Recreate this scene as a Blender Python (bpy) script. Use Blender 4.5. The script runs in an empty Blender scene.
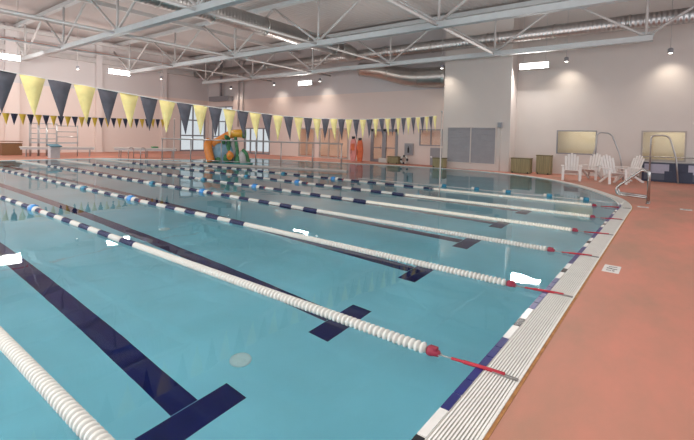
import bpy, bmesh, math, random
from mathutils import Vector, Matrix
random.seed(7)
scene = bpy.context.scene
col = scene.collection
PI = math.pi

# ------------------------------------------------------------------ camera
FOC, CX, CY = 423.49, 347.86, 149.28
right = Vector((0.79294875, 0.60880807, 0.02418723))
up = Vector((-0.03681964, 0.00825561, 0.99928783))
fwd = Vector((-0.60817481, 0.79327459, -0.02896237))
cd = bpy.data.cameras.new('camera'); cam = bpy.data.objects.new('camera', cd); col.objects.link(cam)
cd.sensor_width = 36; cd.sensor_fit = 'HORIZONTAL'; cd.lens = 36*FOC/694
cd.shift_x = (347-CX)/694; cd.shift_y = (CY-220)/694
m = Matrix((right, up, -fwd)).transposed().to_4x4(); m.translation = Vector((1.1476, -3.1948, 1.7623))
cam.matrix_world = m
cd.clip_start = 0.05; cd.clip_end = 300
scene.camera = cam

# ------------------------------------------------------------------ world, lights, exposure
w = bpy.data.worlds.new('daylight'); scene.world = w; w.use_nodes = True
bg = w.node_tree.nodes['Background']; bg.inputs[0].default_value = (0.92, 0.95, 1.0, 1); bg.inputs[1].default_value = 0.9
vs = scene.view_settings
vs.view_transform = 'Standard'; vs.look = 'None'; vs.gamma = 1; vs.use_curve_mapping = False
vs.exposure = -0.12

def area(name, loc, rot, sx, sy, power, colr=(1, 0.95, 0.9)):
    l = bpy.data.lights.new(name, 'AREA'); l.shape = 'RECTANGLE'; l.size = sx; l.size_y = sy
    l.energy = power; l.color = colr
    o = bpy.data.objects.new(name, l); col.objects.link(o); o.location = loc; o.rotation_euler = rot
    return o
# added area lamps facing up brighten the roof, which lights the hall softly
UP = 110
for ux in (-31.0, -22.0, -12.5, -3.0):
    for uy in (-5.0, 3.0, 10.0, 17.0):
        area('roof_fill_light', (ux, uy, 6.2), (PI, 0, 0), 7.5, 5.5, UP)
# unseen fill lamps added overhead behind the photographer
for hx in (-27.0, -19.0, -11.0, -3.5):
    area('overhead_fill_light', (hx, -6.0, 6.3), (0, 0, 0), 2.4, 1.2, 520)
# more fill lamps added above the frame to brighten the near end
for hx, hy in ((-8.0, -1.5), (-3.5, 3.0), (-1.0, -1.5), (1.6, 5.5), (-0.5, 9.0)):
    area('overhead_fill_light', (hx, hy, 6.35), (0, 0, 0), 1.6, 1.0, 75)
# large daylight coloured fill lamps added at the open rear and right sides
area('rear_fill_light', (-12, -9.6, 3.6), (PI/2*0.93, 0, 0), 36, 5.5, 1000, (0.95, 0.97, 1.0))
area('side_fill_light', (9.5, 6, 3.4), (PI/2*0.93, 0, PI/2), 24, 5, 500, (0.97, 0.98, 1.0))

# ------------------------------------------------------------------ materials
def mat(name, c, rough=0.5, metal=0.0, var=0.0, scale=8.0, bump=0.0, bscale=None, spec=0.5, emit=None, estr=0, trans=0, alpha=None, stretch=None):
    m = bpy.data.materials.new(name); m.use_nodes = True
    nt = m.node_tree; b = nt.nodes['Principled BSDF']
    b.inputs['Base Color'].default_value = (*c, 1); b.inputs['Roughness'].default_value = rough
    b.inputs['Metallic'].default_value = metal
    b.inputs['Specular IOR Level'].default_value = spec
    if trans: b.inputs['Transmission Weight'].default_value = trans
    if emit:
        b.inputs['Emission Color'].default_value = (*emit, 1); b.inputs['Emission Strength'].default_value = estr
    if var > 0 or bump > 0:
        tc = nt.nodes.new('ShaderNodeTexCoord'); mp = nt.nodes.new('ShaderNodeMapping')
        nt.links.new(tc.outputs['Object'], mp.inputs[0])
        if stretch: mp.inputs['Scale'].default_value = stretch
        n = nt.nodes.new('ShaderNodeTexNoise'); n.inputs['Scale'].default_value = scale; n.inputs['Detail'].default_value = 5
        nt.links.new(mp.outputs[0], n.inputs['Vector'])
        if var > 0:
            r = nt.nodes.new('ShaderNodeMapRange'); r.inputs[1].default_value = 0.3; r.inputs[2].default_value = 0.7
            r.inputs[3].default_value = 1-var; r.inputs[4].default_value = 1+var
            nt.links.new(n.outputs[0], r.inputs[0])
            mx = nt.nodes.new('ShaderNodeVectorMath'); mx.operation = 'SCALE'; mx.inputs[0].default_value = c
            nt.links.new(r.outputs[0], mx.inputs['Scale']); nt.links.new(mx.outputs[0], b.inputs['Base Color'])
        if bump > 0:
            n2 = nt.nodes.new('ShaderNodeTexNoise'); n2.inputs['Scale'].default_value = bscale or scale*4
            nt.links.new(mp.outputs[0], n2.inputs['Vector'])
            bp = nt.nodes.new('ShaderNodeBump'); bp.inputs['Strength'].default_value = bump; bp.inputs['Distance'].default_value = 0.02
            nt.links.new(n2.outputs[0], bp.inputs['Height']); nt.links.new(bp.outputs[0], b.inputs['Normal'])
    return m

M = {}
M['white_plastic'] = mat('white_plastic', (0.60, 0.59, 0.55), 0.45, var=0.03, scale=3)
M['cream_plastic'] = mat('cream_plastic', (0.80, 0.77, 0.68), 0.35, var=0.04, scale=3)
M['chair_resin'] = mat('chair_resin', (0.78, 0.74, 0.71), 0.45, var=0.03)
M['navy_plastic'] = mat('navy_plastic', (0.012, 0.018, 0.075), 0.35, var=0.1)
M['navy_tile'] = mat('navy_tile', (0.006, 0.009, 0.085), 0.8, var=0.12, scale=6, spec=0.1)
M['blue_tile'] = mat('blue_tile', (0.008, 0.012, 0.13), 0.35, var=0.2, scale=5)
M['black_tile'] = mat('black_tile', (0.01, 0.01, 0.014), 0.25, var=0.1)
M['white_tile'] = mat('white_tile', (0.72, 0.71, 0.68), 0.25, var=0.05)
M['blue_buoy'] = mat('blue_buoy', (0.03, 0.22, 0.55), 0.35, var=0.06)
M['teal_buoy'] = mat('teal_buoy', (0.02, 0.20, 0.32), 0.35, var=0.06)
M['red_plastic'] = mat('red_plastic', (0.24, 0.010, 0.035), 0.5, var=0.1)
M['red_strap'] = mat('red_strap', (0.38, 0.022, 0.04), 0.8, var=0.1)
M['steel_cable'] = mat('steel_cable', (0.35, 0.36, 0.36), 0.35, 0.9, var=0.05)
M['dark_steel'] = mat('dark_steel', (0.22, 0.21, 0.20), 0.5, 0.4, var=0.15, scale=30)
M['chrome'] = mat('chrome', (0.48, 0.46, 0.44), 0.25, 1.0, var=0.04)
M['stainless'] = mat('stainless', (0.42, 0.41, 0.41), 0.35, 0.7, var=0.04)
M['grating'] = mat('grating', (0.72, 0.70, 0.66), 0.5, var=0.05, scale=4)
M['channel'] = mat('channel', (0.03, 0.028, 0.027), 0.7, var=0.1)
M['expansion'] = mat('expansion', (0.36, 0.16, 0.05), 0.8, var=0.3, scale=12)
M['wall_paint'] = mat('wall_paint', (0.62, 0.545, 0.51), 0.75, var=0.02, scale=0.8, bump=0.05, bscale=60)
def two_tone(name, lo, hi, zc):
    m = mat(name, lo, 0.75); nt = m.node_tree; b = nt.nodes['Principled BSDF']
    tc = nt.nodes.new('ShaderNodeTexCoord'); sx = nt.nodes.new('ShaderNodeSeparateXYZ'); nt.links.new(tc.outputs['Object'], sx.inputs[0])
    gt = nt.nodes.new('ShaderNodeMath'); gt.operation = 'GREATER_THAN'; gt.inputs[1].default_value = zc; nt.links.new(sx.outputs['Z'], gt.inputs[0])
    mx = nt.nodes.new('ShaderNodeMix'); mx.data_type = 'RGBA'; mx.inputs[6].default_value = (*lo, 1); mx.inputs[7].default_value = (*hi, 1)
    nt.links.new(gt.outputs[0], mx.inputs[0]); nt.links.new(mx.outputs[2], b.inputs['Base Color']); return m
M['hall_paint'] = two_tone('hall_paint', (0.78, 0.655, 0.60), (0.64, 0.60, 0.595), 5.1)
M['block_paint'] = mat('block_paint', (0.66, 0.60, 0.56), 0.75, var=0.02, scale=0.8)
M['pilaster_paint'] = mat('pilaster_paint', (0.62, 0.50, 0.47), 0.75, var=0.02)
M['truss_paint'] = mat('truss_paint', (0.50, 0.53, 0.54), 0.5, var=0.04, scale=4)
M['web_paint'] = mat('web_paint', (0.50, 0.48, 0.47), 0.6, var=0.04, scale=4)
M['flag_yellow'] = mat('flag_yellow', (0.80, 0.69, 0.29), 0.7, var=0.06, scale=12)
M['flag_gold'] = mat('flag_gold', (0.72, 0.45, 0.05), 0.7, var=0.06, scale=12)
M['flag_grey'] = mat('flag_grey', (0.085, 0.085, 0.105), 0.75, var=0.15, scale=10)
M['flag_navy'] = mat('flag_navy', (0.03, 0.03, 0.06), 0.75, var=0.15, scale=10)
M['cord'] = mat('cord', (0.75, 0.74, 0.70), 0.7, var=0.05)
M['frame_grey'] = mat('frame_grey', (0.27, 0.27, 0.29), 0.5, 0.2, var=0.05)
M['frame_beige'] = mat('frame_beige', (0.45, 0.40, 0.37), 0.5, var=0.05)
M['shutter_grey'] = mat('shutter_grey', (0.33, 0.32, 0.34), 0.6, var=0.05, scale=3)
M['olive'] = mat('olive', (0.30, 0.26, 0.14), 0.7, var=0.25, scale=5, stretch=(6, 6, 0.3))
M['olive_edge'] = mat('olive_edge', (0.17, 0.14, 0.07), 0.7, var=0.15)
M['navy_board'] = mat('navy_board', (0.035, 0.045, 0.085), 0.5, var=0.08)
M['lilac_board'] = mat('lilac_board', (0.42, 0.42, 0.52), 0.55, var=0.05)
M['slate_board'] = mat('slate_board', (0.10, 0.115, 0.16), 0.55, var=0.05)
M['orange_glass'] = mat('orange_fibreglass', (0.80, 0.27, 0.05), 0.35, var=0.15, scale=3)
M['amber_glass'] = mat('amber_fibreglass', (0.72, 0.36, 0.04), 0.35, var=0.2, scale=3)
M['blue_rock'] = mat('blue_rock', (0.20, 0.33, 0.42), 0.7, var=0.35, scale=2.5, bump=0.4)
M['green_leaf'] = mat('green_leaf', (0.05, 0.19, 0.08), 0.6, var=0.4, scale=5)
M['grey_rock'] = mat('grey_rock', (0.55, 0.53, 0.52), 0.8, var=0.15, scale=4, bump=0.4)
M['teal_base'] = mat('teal_base', (0.05, 0.30, 0.30), 0.5, var=0.2)
M['red_canvas'] = mat('red_canvas', (0.70, 0.16, 0.06), 0.6, var=0.15, scale=6)
M['pink_canvas'] = mat('pink_canvas', (0.75, 0.30, 0.27), 0.6, var=0.1, scale=6)
M['black_rubber'] = mat('black_rubber', (0.02, 0.02, 0.025), 0.6, var=0.1)
M['green_foam'] = mat('green_foam', (0.06, 0.25, 0.10), 0.7, var=0.1)
M['wood_brown'] = mat('wood_brown', (0.20, 0.10, 0.045), 0.6, var=0.25, scale=6, stretch=(1, 8, 8))
M['block_grey'] = mat('block_grey', (0.50, 0.51, 0.53), 0.6, var=0.06)
M['block_top'] = mat('block_top', (0.10, 0.22, 0.28), 0.6, var=0.1)
M['drain'] = mat('drain', (0.85, 0.85, 0.83), 0.4, var=0.05)
M['ink'] = mat('ink', (0.06, 0.05, 0.05), 0.6, var=0.1)
M['room_paint'] = mat('room_paint', (0.68, 0.60, 0.44), 0.8, var=0.05)
M['lobby_paint'] = mat('lobby_paint', (0.66, 0.52, 0.45), 0.8, var=0.1, scale=0.7)
M['led'] = mat('led_panel', (1, 1, 1), 0.4, emit=(1.0, 0.97, 0.92), estr=7)
M['spot_led'] = mat('spot_led', (1, 1, 1), 0.4, emit=(1.0, 0.95, 0.86), estr=6)

# glass: mostly clear, fresnel reflection, lets light through
def fresnel(nt, ior):
    # same reflectance from both sides of a surface that does not bend the rays
    g = nt.nodes.new('ShaderNodeNewGeometry'); mx = nt.nodes.new('ShaderNodeMix'); mx.data_type = 'FLOAT'
    mx.inputs[2].default_value = ior; mx.inputs[3].default_value = 1/ior
    nt.links.new(g.outputs['Backfacing'], mx.inputs[0])
    f = nt.nodes.new('ShaderNodeFresnel'); nt.links.new(mx.outputs[0], f.inputs[0]); return f
def glass_mat():
    m = bpy.data.materials.new('clear_glass'); m.use_nodes = True; nt = m.node_tree
    for n in list(nt.nodes):
        if n.type != 'OUTPUT_MATERIAL': nt.nodes.remove(n)
    out = [n for n in nt.nodes if n.type == 'OUTPUT_MATERIAL'][0]
    f = fresnel(nt, 1.35)
    t = nt.nodes.new('ShaderNodeBsdfTransparent'); t.inputs[0].default_value = (0.93, 0.95, 0.95, 1)
    g = nt.nodes.new('ShaderNodeBsdfGlossy'); g.inputs['Roughness'].default_value = 0.03
    mx = nt.nodes.new('ShaderNodeMixShader')
    nt.links.new(f.outputs[0], mx.inputs[0]); nt.links.new(t.outputs[0], mx.inputs[1]); nt.links.new(g.outputs[0], mx.inputs[2])
    nt.links.new(mx.outputs[0], out.inputs[0]); return m
M['glass'] = glass_mat()

def water_mat():
    m = bpy.data.materials.new('pool_water'); m.use_nodes = True; nt = m.node_tree
    for n in list(nt.nodes):
        if n.type != 'OUTPUT_MATERIAL': nt.nodes.remove(n)
    out = [n for n in nt.nodes if n.type == 'OUTPUT_MATERIAL'][0]
    tc = nt.nodes.new('ShaderNodeTexCoord')
    n1 = nt.nodes.new('ShaderNodeTexNoise'); n1.inputs['Scale'].default_value = 0.9; n1.inputs['Detail'].default_value = 2.5
    nt.links.new(tc.outputs['Object'], n1.inputs['Vector'])
    bp = nt.nodes.new('ShaderNodeBump'); bp.inputs['Strength'].default_value = 0.10; bp.inputs['Distance'].default_value = 0.05
    nt.links.new(n1.outputs[0], bp.inputs['Height'])
    f = nt.nodes.new('ShaderNodeFresnel'); f.inputs[0].default_value = 1.33
    t = nt.nodes.new('ShaderNodeBsdfRefraction'); t.inputs['IOR'].default_value = 1.33; t.inputs['Roughness'].default_value = 0.0; nt.links.new(bp.outputs[0], t.inputs['Normal']); t.inputs[0].default_value = (0.82, 0.965, 0.985, 1)
    g = nt.nodes.new('ShaderNodeBsdfGlossy'); g.inputs['Roughness'].default_value = 0.015
    nt.links.new(bp.outputs[0], f.inputs['Normal']); nt.links.new(bp.outputs[0], g.inputs['Normal'])
    mx = nt.nodes.new('ShaderNodeMixShader')
    nt.links.new(f.outputs[0], mx.inputs[0]); nt.links.new(t.outputs[0], mx.inputs[1]); nt.links.new(g.outputs[0], mx.inputs[2])
    nt.links.new(mx.outputs[0], out.inputs[0]); return m
M['water'] = water_mat()

def deck_mat():
    m = bpy.data.materials.new('deck_coating'); m.use_nodes = True; nt = m.node_tree; b = nt.nodes['Principled BSDF']
    tc = nt.nodes.new('ShaderNodeTexCoord')
    mp = nt.nodes.new('ShaderNodeMapping'); mp.inputs['Scale'].default_value = (1, 0.45, 1); mp.inputs['Rotation'].default_value = (0, 0, 0.9)
    nt.links.new(tc.outputs['Object'], mp.inputs[0])
    n1 = nt.nodes.new('ShaderNodeTexNoise'); n1.inputs['Scale'].default_value = 0.75; n1.inputs['Detail'].default_value = 8; n1.inputs['Roughness'].default_value = 0.6
    nt.links.new(mp.outputs[0], n1.inputs['Vector'])
    cr = nt.nodes.new('ShaderNodeValToRGB')
    e = cr.color_ramp.elements
    e[0].position = 0.36; e[0].color = (0.37, 0.19, 0.13, 1); e[1].position = 0.62; e[1].color = (0.58, 0.21, 0.15, 1)
    nt.links.new(n1.outputs[0], cr.inputs[0]); nt.links.new(cr.outputs[0], b.inputs['Base Color'])
    b.inputs['Roughness'].default_value = 0.55; b.inputs['Specular IOR Level'].default_value = 0.35
    n2 = nt.nodes.new('ShaderNodeTexNoise'); n2.inputs['Scale'].default_value = 90
    bp = nt.nodes.new('ShaderNodeBump'); bp.inputs['Strength'].default_value = 0.15; bp.inputs['Distance'].default_value = 0.005
    nt.links.new(tc.outputs['Object'], n2.inputs['Vector']); nt.links.new(n2.outputs[0], bp.inputs['Height']); nt.links.new(bp.outputs[0], b.inputs['Normal'])
    return m
M['deck'] = deck_mat()
M['plaster'] = mat('pool_plaster', (0.35, 0.69, 0.80), 0.7, var=0.10, scale=0.7)
M['pool_wall'] = mat('pool_wall_plaster', (0.50, 0.80, 0.88), 0.7, var=0.04, scale=2)

def ribbed(name, c, axis, freq, metal=0.0, rough=0.5, strength=0.6, var=None):
    m = bpy.data.materials.new(name); m.use_nodes = True; nt = m.node_tree; b = nt.nodes['Principled BSDF']
    b.inputs['Base Color'].default_value = (*c, 1); b.inputs['Metallic'].default_value = metal; b.inputs['Roughness'].default_value = rough
    tc = nt.nodes.new('ShaderNodeTexCoord'); wv = nt.nodes.new('ShaderNodeTexWave')
    wv.bands_direction = axis; wv.inputs['Scale'].default_value = freq
    nt.links.new(tc.outputs['Object'], wv.inputs['Vector'])
    bp = nt.nodes.new('ShaderNodeBump'); bp.inputs['Strength'].default_value = strength; bp.inputs['Distance'].default_value = 0.03
    nt.links.new(wv.outputs['Fac'], bp.inputs['Height']); nt.links.new(bp.outputs[0], b.inputs['Normal'])
    return m
M['metal_deck'] = ribbed('metal_deck', (0.46, 0.43, 0.42), 'X', 1.1, 0.0, 0.6, 1.0)
M['duct_y'] = ribbed('spiral_duct_lengthways', (0.52, 0.50, 0.49), 'Y', 1.6, 0.95, 0.3, 0.5)
M['duct_x'] = ribbed('spiral_duct_crossways', (0.52, 0.50, 0.49), 'X', 1.6, 0.95, 0.3, 0.5)
M['duct_plain'] = mat('duct_plain', (0.50, 0.47, 0.44), 0.33, 0.9, var=0.06, scale=3)

# ------------------------------------------------------------------ helpers
class MB:
    def __init__(s): s.bm = bmesh.new(); s.mi = 0
    def _faces(s, fs):
        for f in fs: f.material_index = s.mi
    def box(s, a, b, bev=0.0):
        c = [(a[i]+b[i])/2 for i in range(3)]; d = [abs(b[i]-a[i]) for i in range(3)]
        return s.obox(c, d, None, bev)
    def obox(s, c, d, rot=None, bev=0.0):
        mt = Matrix.Translation(c) @ (rot.to_4x4() if rot is not None else Matrix.Identity(4)) @ Matrix.Diagonal((*d, 1))
        r = bmesh.ops.create_cube(s.bm, size=1, matrix=mt)
        fs = list({f for v in r['verts'] for f in v.link_faces}); s._faces(fs)
        if bev > 0:
            es = list({e for v in r['verts'] for e in v.link_edges})
            rb = bmesh.ops.bevel(s.bm, geom=es, offset=bev, segments=2, affect='EDGES', profile=0.5)
            s._faces(rb['faces'])
        return s
    def bar(s, p, q, wd, ht=None, bev=0):
        p, q = Vector(p), Vector(q); d = q-p; ht = ht or wd
        z = d.normalized(); x = z.cross(Vector((0, 0, 1)))
        if x.length < 1e-4: x = Vector((1, 0, 0))
        x.normalize(); y = z.cross(x)
        return s.obox((p+q)/2, (wd, ht, d.length), Matrix((x, y, z)).transposed(), bev)
    def tube(s, pts, r, n=8, cap=True, closed=False):
        pts = [Vector(p) for p in pts]; rs = r if isinstance(r, (list, tuple)) else [r]*len(pts)
        rings = []; px = None
        for i, p in enumerate(pts):
            if closed: t = pts[(i+1) % len(pts)]-pts[i-1]
            else: t = pts[min(i+1, len(pts)-1)]-pts[max(i-1, 0)]
            t.normalize()
            if px is None:
                px = t.cross(Vector((0, 0, 1)))
                if px.length < 1e-3: px = t.cross(Vector((0, 1, 0)))
            else: px = px-t*px.dot(t)
            px.normalize(); py = t.cross(px)
            rings.append([s.bm.verts.new(p+(px*math.cos(2*PI*k/n)+py*math.sin(2*PI*k/n))*rs[i]) for k in range(n)])
        R = range(len(rings)) if closed else range(len(rings)-1)
        for i in R:
            A, B = rings[i], rings[(i+1) % len(rings)]
            for k in range(n):
                f = s.bm.faces.new((A[k], A[(k+1) % n], B[(k+1) % n], B[k])); f.material_index = s.mi; f.smooth = True
        if cap and not closed:
            for rg in (rings[0], rings[-1]):
                f = s.bm.faces.new(rg); f.material_index = s.mi
        return s
    def lathe(s, prof, origin, axis, n=14):
        o = Vector(origin); a = Vector(axis).normalized()
        x = a.cross(Vector((0, 0, 1)))
        if x.length < 1e-3: x = Vector((1, 0, 0))
        x.normalize(); y = a.cross(x); rings = []
        for (t, r) in prof:
            rings.append([s.bm.verts.new(o+a*t+(x*math.cos(2*PI*k/n)+y*math.sin(2*PI*k/n))*max(r, 1e-4)) for k in range(n)])
        for A, B in zip(rings, rings[1:]):
            for k in range(n):
                f = s.bm.faces.new((A[k], A[(k+1) % n], B[(k+1) % n], B[k])); f.material_index = s.mi; f.smooth = True
        for rg in (rings[0], rings[-1]):
            f = s.bm.faces.new(rg); f.material_index = s.mi
        return s
    def prism(s, poly, axis, a, b):
        def P(u, v, t):
            return {'x': (t, u, v), 'y': (u, t, v), 'z': (u, v, t)}[axis]
        A = [s.bm.verts.new(P(u, v, a)) for u, v in poly]; B = [s.bm.verts.new(P(u, v, b)) for u, v in poly]
        fs = [s.bm.faces.new(A), s.bm.faces.new(B)]
        n = len(poly)
        for k in range(n): fs.append(s.bm.faces.new((A[k], A[(k+1) % n], B[(k+1) % n], B[k])))
        s._faces(fs); return s
    def blob(s, c, rad, seed=0, amp=0.15, sub=3):
        r = bmesh.ops.create_icosphere(s.bm, subdivisions=sub, radius=1)
        rnd = random.Random(seed); ph = [rnd.uniform(0, 6) for _ in range(6)]
        for v in r['verts']:
            p = v.co.copy()
            k = 1+amp*(math.sin(3*p.x+ph[0])*math.cos(2.5*p.y+ph[1])+0.5*math.sin(6*p.z+ph[2])*math.cos(5*p.x+ph[3]))
            v.co = Vector(c)+Vector((p.x*rad[0], p.y*rad[1], p.z*rad[2]))*k
        fs = {f for v in r['verts'] for f in v.link_faces}
        for f in fs: f.smooth = True; f.material_index = s.mi
        return s
    def mesh(s, name, mats):
        bmesh.ops.recalc_face_normals(s.bm, faces=s.bm.faces)
        me = bpy.data.meshes.new(name); s.bm.to_mesh(me); s.bm.free()
        for mm in (mats if isinstance(mats, (list, tuple)) else [mats]): me.materials.append(mm)
        return me
    def build(s, name, mats, parent=None):
        o = bpy.data.objects.new(name, s.mesh(name, mats)); col.objects.link(o)
        if parent is not None: o.parent = parent
        return o

def struct(o):
    o['kind'] = 'structure'; return o
def tag(o, label, cat, group=None):
    o['label'] = label; o['category'] = cat
    if group: o['group'] = group
    return o
def thing(name, label, cat, loc=(0, 0, 0), rz=0.0, group=None):
    o = bpy.data.objects.new(name, None); col.objects.link(o); o.empty_display_size = 0.2
    o.location = loc; o.rotation_euler = (0, 0, rz)
    return tag(o, label, cat, group)
def link(name, me, parent, loc=(0, 0, 0)):
    o = bpy.data.objects.new(name, me); col.objects.link(o); o.parent = parent; o.location = loc; return o
def copy_tree(o, parent=None):
    c = o.copy(); col.objects.link(c)
    if parent is not None: c.parent = parent
    for ch in list(o.children): copy_tree(ch, c)
    return c
def smooth_path(pts, n=10):
    out = []; P = [Vector(p) for p in pts]
    for i in range(len(P)-1):
        a = P[max(i-1, 0)]; b = P[i]; c = P[i+1]; d = P[min(i+2, len(P)-1)]
        for k in range(n):
            t = k/n
            out.append(0.5*((2*b)+(c-a)*t+(2*a-5*b+4*c-d)*t*t+(3*b-a-3*c+d)*t**3))
    out.append(P[-1]); return out
def fillet(pts, r, n=6):
    P = [Vector(p) for p in pts]; out = [P[0]]
    for i in range(1, len(P)-1):
        a, b, c = P[i-1], P[i], P[i+1]
        d1 = (a-b); d2 = (c-b); rr = min(r, d1.length*0.45, d2.length*0.45)
        p, q = b+d1.normalized()*rr, b+d2.normalized()*rr
        for k in range(n+1):
            t = k/n; out.append((1-t)**2*p+2*t*(1-t)*b+t*t*q)
    out.append(P[-1]); return out

# ------------------------------------------------------------------ pool outline
YN = -8.0
curve = smooth_path([(0, 9.6, 0), (-0.02, 11.0, 0), (-0.32, 12.55, 0), (-0.85, 13.85, 0), (-1.72, 15.7, 0), (-2.75, 17.3, 0), (-4.1, 18.75, 0), (-5.8, 19.7, 0), (-7.6, 20.3, 0),
                     (-10.0, 20.5, 0), (-12.6, 20.25, 0), (-15.3, 19.5, 0), (-19.5, 18.4, 0), (-23.3, 17.4, 0)], 6)
outline = [Vector((0, YN, 0))] + curve + [Vector((-24.6, 15.0, 0)), Vector((-23.6, 12.5, 0)), Vector((-24.9, 11.0, 0)), Vector((-28.0, 8.7, 0)), Vector((-28.0, YN, 0))]
def offset(path, d, closed=False):
    out = []; n = len(path)
    for i, p in enumerate(path):
        a = path[max(i-1, 0)]; b = path[min(i+1, n-1)]
        t = (b-a).normalized(); nrm = Vector((t.y, -t.x, 0))
        out.append(p+nrm*d)
    return out
def strip(mb, path, d0, d1, z0, z1=None):
    z1 = z0 if z1 is None else z1
    A = [mb.bm.verts.new((p.x, p.y, z0)) for p in offset(path, d0)]; B = [mb.bm.verts.new((p.x, p.y, z1)) for p in offset(path, d1)]
    for i in range(len(A)-1):
        f = mb.bm.faces.new((A[i], A[i+1], B[i+1], B[i])); f.material_index = mb.mi
def strip_box(mb, path, d0, d1, zb, zt):
    strip(mb, path, d0, d1, zt); strip(mb, path, d0, d0, zb, zt); strip(mb, path, d1, d1, zb, zt)
GW = 0.32
XL, XR, YF, YB = -37.0, 6.0, -10.0, 22.75
# deck floor with the pool cut out
def ring_floor():
    bm = bmesh.new()
    inner = offset(outline, GW)
    inner[0] = Vector((GW, YN, 0)); inner[-1] = Vector((-28.0-GW, YN, 0))
    iv = [bm.verts.new(p) for p in inner]
    ov = [bm.verts.new(p) for p in ((XR+4, YN, 0), (XR+4, 27, 0), (XL, 27, 0), (XL, YN, 0))]
    loop = [iv[0]] + ov + [iv[-1]] + iv[-2:0:-1]
    es = []
    for i in range(len(loop)): es.append(bm.edges.new((loop[i], loop[(i+1) % len(loop)])))
    bmesh.ops.triangle_fill(bm, use_beauty=True, edges=es)
    bmesh.ops.recalc_face_normals(bm, faces=bm.faces)
    for f in bm.faces:
        if f.normal.z < 0: f.normal_flip()
    q = bmesh.ops.create_grid(bm, x_segments=1, y_segments=1, size=1, matrix=Matrix.Translation(((XL+XR+4)/2, (YN-14)/2, 0)) @ Matrix.Diagonal(((XR+4-XL)/2, (14+YN)/2, 1, 1)))
    me = bpy.data.meshes.new('floor'); bm.to_mesh(me); bm.free(); me.materials.append(M['deck'])
    o = bpy.data.objects.new('floor', me); col.objects.link(o); return struct(o)
ring_floor()

ZF = -1.5
# pool shell
mb = MB(); mb.mi = 0
iv = [mb.bm.verts.new((p.x, p.y, ZF)) for p in outline]
es = [mb.bm.edges.new((iv[i], iv[(i+1) % len(iv)])) for i in range(len(iv))]
bmesh.ops.triangle_fill(mb.bm, use_beauty=True, edges=es)
for f in mb.bm.faces:
    if f.normal.z < 0: f.normal_flip()
# lane markings set into the pool floor
mb.mi = 1
for k in range(-2, 6):
    tx, ty = -2.18, -1.03+2.13*k
    mb.box((tx-0.155, ty-0.46, ZF+0.001), (tx+0.155, ty+0.46, ZF+0.004))
    mb.box((-25.6, ty-0.135, ZF+0.001), (tx-0.163, ty+0.135, ZF+0.004))
    mb.box((-25.92, ty-0.46, ZF+0.001), (-25.61, ty+0.46, ZF+0.004))
o = mb.build('floor_pool', [M['plaster'], M['navy_tile']]); o.name = 'floor_pool'; struct(o)
mb = MB(); strip(mb, outline, 0, 0, ZF, 0.0)
a, b = outline[-1], outline[0]
f = mb.bm.faces.new([mb.bm.verts.new(v) for v in ((a.x, a.y, ZF), (b.x, b.y, ZF), (b.x, b.y, 0), (a.x, a.y, 0))])
struct(mb.build('wall_pool', M['pool_wall']))

# gutter: tile band, white grating bars, dark channel, rust coloured expansion strip
dense = [Vector((0, YN+0.1*k, 0)) for k in range(int((9.6-YN)/0.1)+1)] + curve[1:]
full = [Vector((0, YN, 0)), Vector((0, 9.6, 0))] + outline[2:]
mb = MB()
strip(mb, full, 0.055, GW+0.005, -0.045)
struct(mb.build('trim_1', M['channel']))
mb = MB()
nb = 11
for k in range(nb):
    d0 = 0.076+k*0.0212
    strip_box(mb, full, d0, d0+0.0125, -0.04, 0.012)
strip_box(mb, full, 0.306, 0.325, -0.02, 0.012)
yy = -6.0
while yy < 9.5:                                   # grating section joints
    mb.box((0.07, yy-0.004, -0.04), (0.31, yy+0.004, 0.004)); yy += 1.065
struct(mb.build('trim_2', M['grating']))
mb = MB(); strip_box(mb, full, 0.325, 0.348, -0.01, 0.004); struct(mb.build('trim_3', M['expansion']))
# tile band along the straight edge: blue run at every rope, white / black / white between
L = 2.13
mb = MB()
mb.mi = 4; strip_box(mb, [Vector((0, YN, 0)), Vector((0, 11, 0))], 0.0, 0.066, -0.25, 0.004)
def tile(y0, y1, mi):
    mb.mi = mi; mb.box((0.003, y0+0.006, -0.002), (0.060, y1-0.006, 0.011))
for k in range(-3, 6):
    yc = k*L
    for j in range(6): tile(yc-0.64+j*0.2133, yc-0.64+(j+1)*0.2133, 0)
    tile(yc+0.64, yc+0.96, 1); tile(yc+0.96, yc+1.17, 2); tile(yc+1.17, yc+1.49, 1)
mb.mi = 1
strip_box(mb, [p for p in curve if p.y > 11.0] if False else curve[5:], 0.0, 0.066, -0.25, 0.006)
struct(mb.build('trim_4', [M['blue_tile'], M['white_tile'], M['black_tile'], M['navy_tile'], M['grating']]))

# water
mb = MB()
iv = [mb.bm.verts.new((p.x, p.y, -0.012)) for p in outline]
es = [mb.bm.edges.new((iv[i], iv[(i+1) % len(iv)])) for i in range(len(iv))]
bmesh.ops.triangle_fill(mb.bm, use_beauty=True, edges=es)
for f in mb.bm.faces:
    if f.normal.z < 0: f.normal_flip()
me = bpy.data.meshes.new('pool_water'); mb.bm.to_mesh(me); me.materials.append(M['water'])
wo = bpy.data.objects.new('pool_water', me); col.objects.link(wo)
tag(wo, 'calm clear turquoise water filling the lap pool', 'water'); wo['kind'] = 'stuff'

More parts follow.
